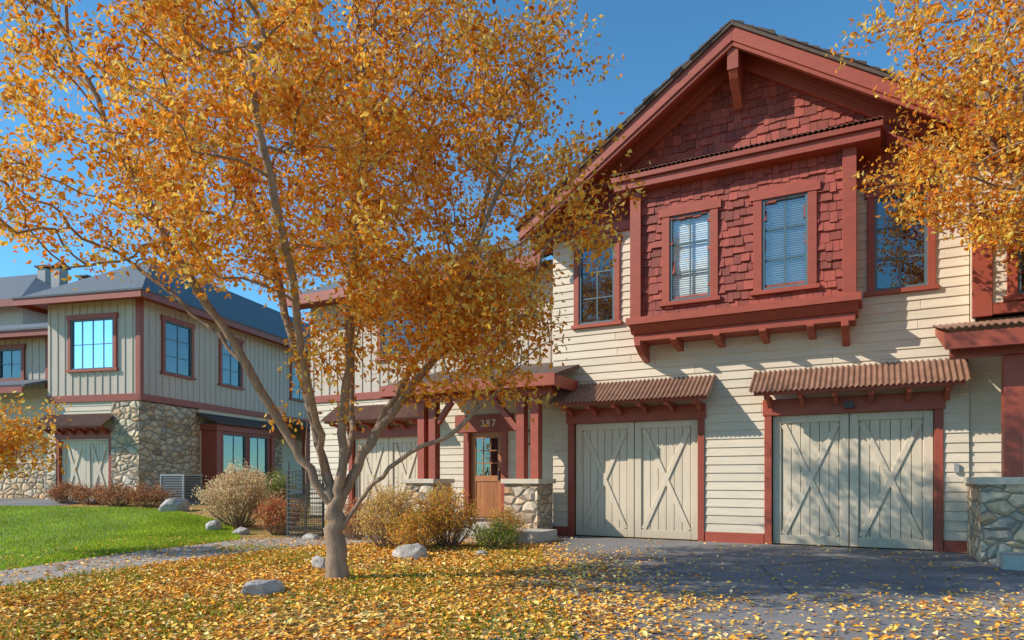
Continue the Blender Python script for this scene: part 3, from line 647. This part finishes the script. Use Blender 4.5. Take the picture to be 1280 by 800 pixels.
shrub('potentilla_shrub',-.3,11.9,.4,.35,.5,GRN,50,2400,.04)
shrub('potentilla_shrub',-.1,12.9,.35,.35,.75,GOLD,40,1800,.04)
shrub('potentilla_shrub',-3.2,13.9,.45,.4,.8,REDS,50,1800,.045)
for xx,yy in ((-12.9,20.8),(-11.8,20.3),(-10.7,20.0),(-13.8,21.2)): shrub('barberry_shrub',xx,yy,.65,.5,.65,BRN,50,2600,.055)
for xx,yy in ((-8.6,20.5),(-7.6,22),(-7.4,19)): shrub('barberry_shrub',xx,yy,.6,.6,1.0,BRN if xx<-8 else GRN,60,2600,.055)
# ------------------------------------------------------------ boulders
def rock(x,y,sx,sy,sz,seed):
    bm=bmesh.new(); bmesh.ops.create_icosphere(bm,subdivisions=5,radius=1); r=np.random.default_rng(seed); pl=[(Vector(r.normal(0,1,3)).normalized(),r.uniform(.6,.9)) for _ in range(13)]
    for v in bm.verts:
        for nrm,d in pl:
            k=v.co.dot(nrm)
            if k>d: v.co-=nrm*(k-d)*.92
        c=v.co.copy(); v.co*=1+.10*mnoise.fractal(c*2.2+Vector((seed,0,0)),1,2,4)+.03*mnoise.noise(c*11)
        v.co=Vector((v.co.x*sx,v.co.y*sy,v.co.z*sz))
    for f in bm.faces: f.smooth=True
    me=bpy.data.meshes.new('boulder'); bm.to_mesh(me); bm.free(); me.materials.append(MATS['boulder']); o=link(bpy.data.objects.new('boulder',me)); o.location=(x,y,float(gz(x,y))+sz*.3); o.rotation_euler=(0,0,seed)
rock(-2.7,7.3,.27,.2,.14,1); rock(-2.65,9.4,.15,.13,.15,2); rock(-1.6,10.6,.3,.22,.2,3); rock(-9.4,19.0,.45,.35,.35,4); rock(-6.7,15.3,.25,.2,.18,5); rock(-5.9,14.8,.2,.15,.14,6); rock(-.5,11.0,.14,.1,.08,8); rock(-4.1,13.9,.2,.15,.1,9)
# ------------------------------------------------------------ tree guard
g=empty('wire_tree_guard',(-4.37,14.4,float(gz(-4.37,14.4)))); ch=[]
for i in range(28):
    a_=i/28*6.283; c,s=math.cos(a_)*.38,math.sin(a_)*.38; ch.append((np.array([[c,s,0],[c,s,.7],[c,s,1.42]]),np.array([.007]*3)))
for k in range(15):
    zz=.05+k*.097; a_=np.linspace(0,6.2832,33); ch.append((np.stack([.38*np.cos(a_),.38*np.sin(a_),np.full(33,zz)],-1),np.full(33,.007)))
for c in (-.36,.36): ch.append((np.array([[c,0,0],[c,0,1.6]]),np.array([.021,.021])))
tubes_mesh('wire_mesh',ch,'wire',g)
tubes_mesh('young_stem',[(np.array([[0,0,0],[.02,0,.9],[0,.02,1.9],[.05,0,2.7]]),np.array([.03,.025,.018,.008]))],'bark',g)
# ------------------------------------------------------------ AC unit
A=Bld('air_conditioner_unit',(-10.15,20.9,float(gz(-10.15,20.9))),-.24)
A.box('ac_metal',-.42,.42,-.42,.42,.0,.08); A.box('ac_metal',-.42,.42,-.42,.42,.86,.92); A.box('dark_interior',-.38,.38,-.38,.38,.08,.86)
for i in range(15):
    z=.11+i*.05; A.box('ac_metal',-.41,.41,-.41,-.39,z,z+.022); A.box('ac_metal',.39,.41,-.39,.41,z,z+.022)
for a_ in(-.42,.37):
    A.box('ac_metal',a_,a_+.05,-.425,-.37,.08,.86)
A.done(bevel=())
# ------------------------------------------------------------ distant trees
n=26000; cx=rng.uniform(-14,4,40); cl=rng.integers(0,40,n); R_=rng.normal(0,1,(n,3))*np.array([1.2,1.0,1.4]); P=np.stack([cx[cl],43+rng.uniform(-2,2,40)[cl],rng.uniform(1.5,5.0,40)[cl]],-1)+R_; P[:,2]=np.abs(P[:,2])
leaf_object('distant_trees',P,.28,'leaves',([(.1,.15,.04),(.45,.3,.08),(.6,.27,.06)],[4,3,2],.25),aspect=.4)

# ------------------------------------------------------------ light, sky, camera
el=math.radians(34); hx,hy=-.985,-.17   # horizontal direction towards the sun
az=math.atan2(hx,hy)
w=bpy.data.worlds.new('World'); scene.world=w; w.use_nodes=True; nt=w.node_tree; bg=nt.nodes['Background']; sk=nt.nodes.new('ShaderNodeTexSky'); sk.sky_type='NISHITA'; sk.sun_disc=False
sk.sun_elevation=el; sk.sun_rotation=az; sk.altitude=1800; sk.air_density=1.1; sk.dust_density=.1; sk.ozone_density=1.0
tint=nt.nodes.new('ShaderNodeVectorMath'); tint.operation='MULTIPLY'; tint.inputs[1].default_value=(.62,1.24,1.45)
nt.links.new(sk.outputs[0],tint.inputs[0]); nt.links.new(tint.outputs[0],bg.inputs[0]); bg.inputs[1].default_value=.145
sd=bpy.data.lights.new('sun','SUN'); sd.energy=5.0; sd.angle=math.radians(.5); sd.color=(1,.92,.80); so_=link(bpy.data.objects.new('sun',sd)); sd.energy=5.0
S=Vector((hx*math.cos(el),hy*math.cos(el),math.sin(el))); so_.rotation_euler=S.to_track_quat('Z','Y').to_euler()
cd=bpy.data.cameras.new('camera'); cam=link(bpy.data.objects.new('camera',cd)); cam.location=(0,0,1.25); cam.rotation_euler=(math.pi/2,0,0); cd.sensor_width=36; cd.lens=850/1280*36; cd.shift_y=198/1280; cd.clip_end=3000
scene.camera=cam
scene.view_settings.view_transform='Standard'
try: scene.view_settings.look='None'
except Exception: pass
print('done')
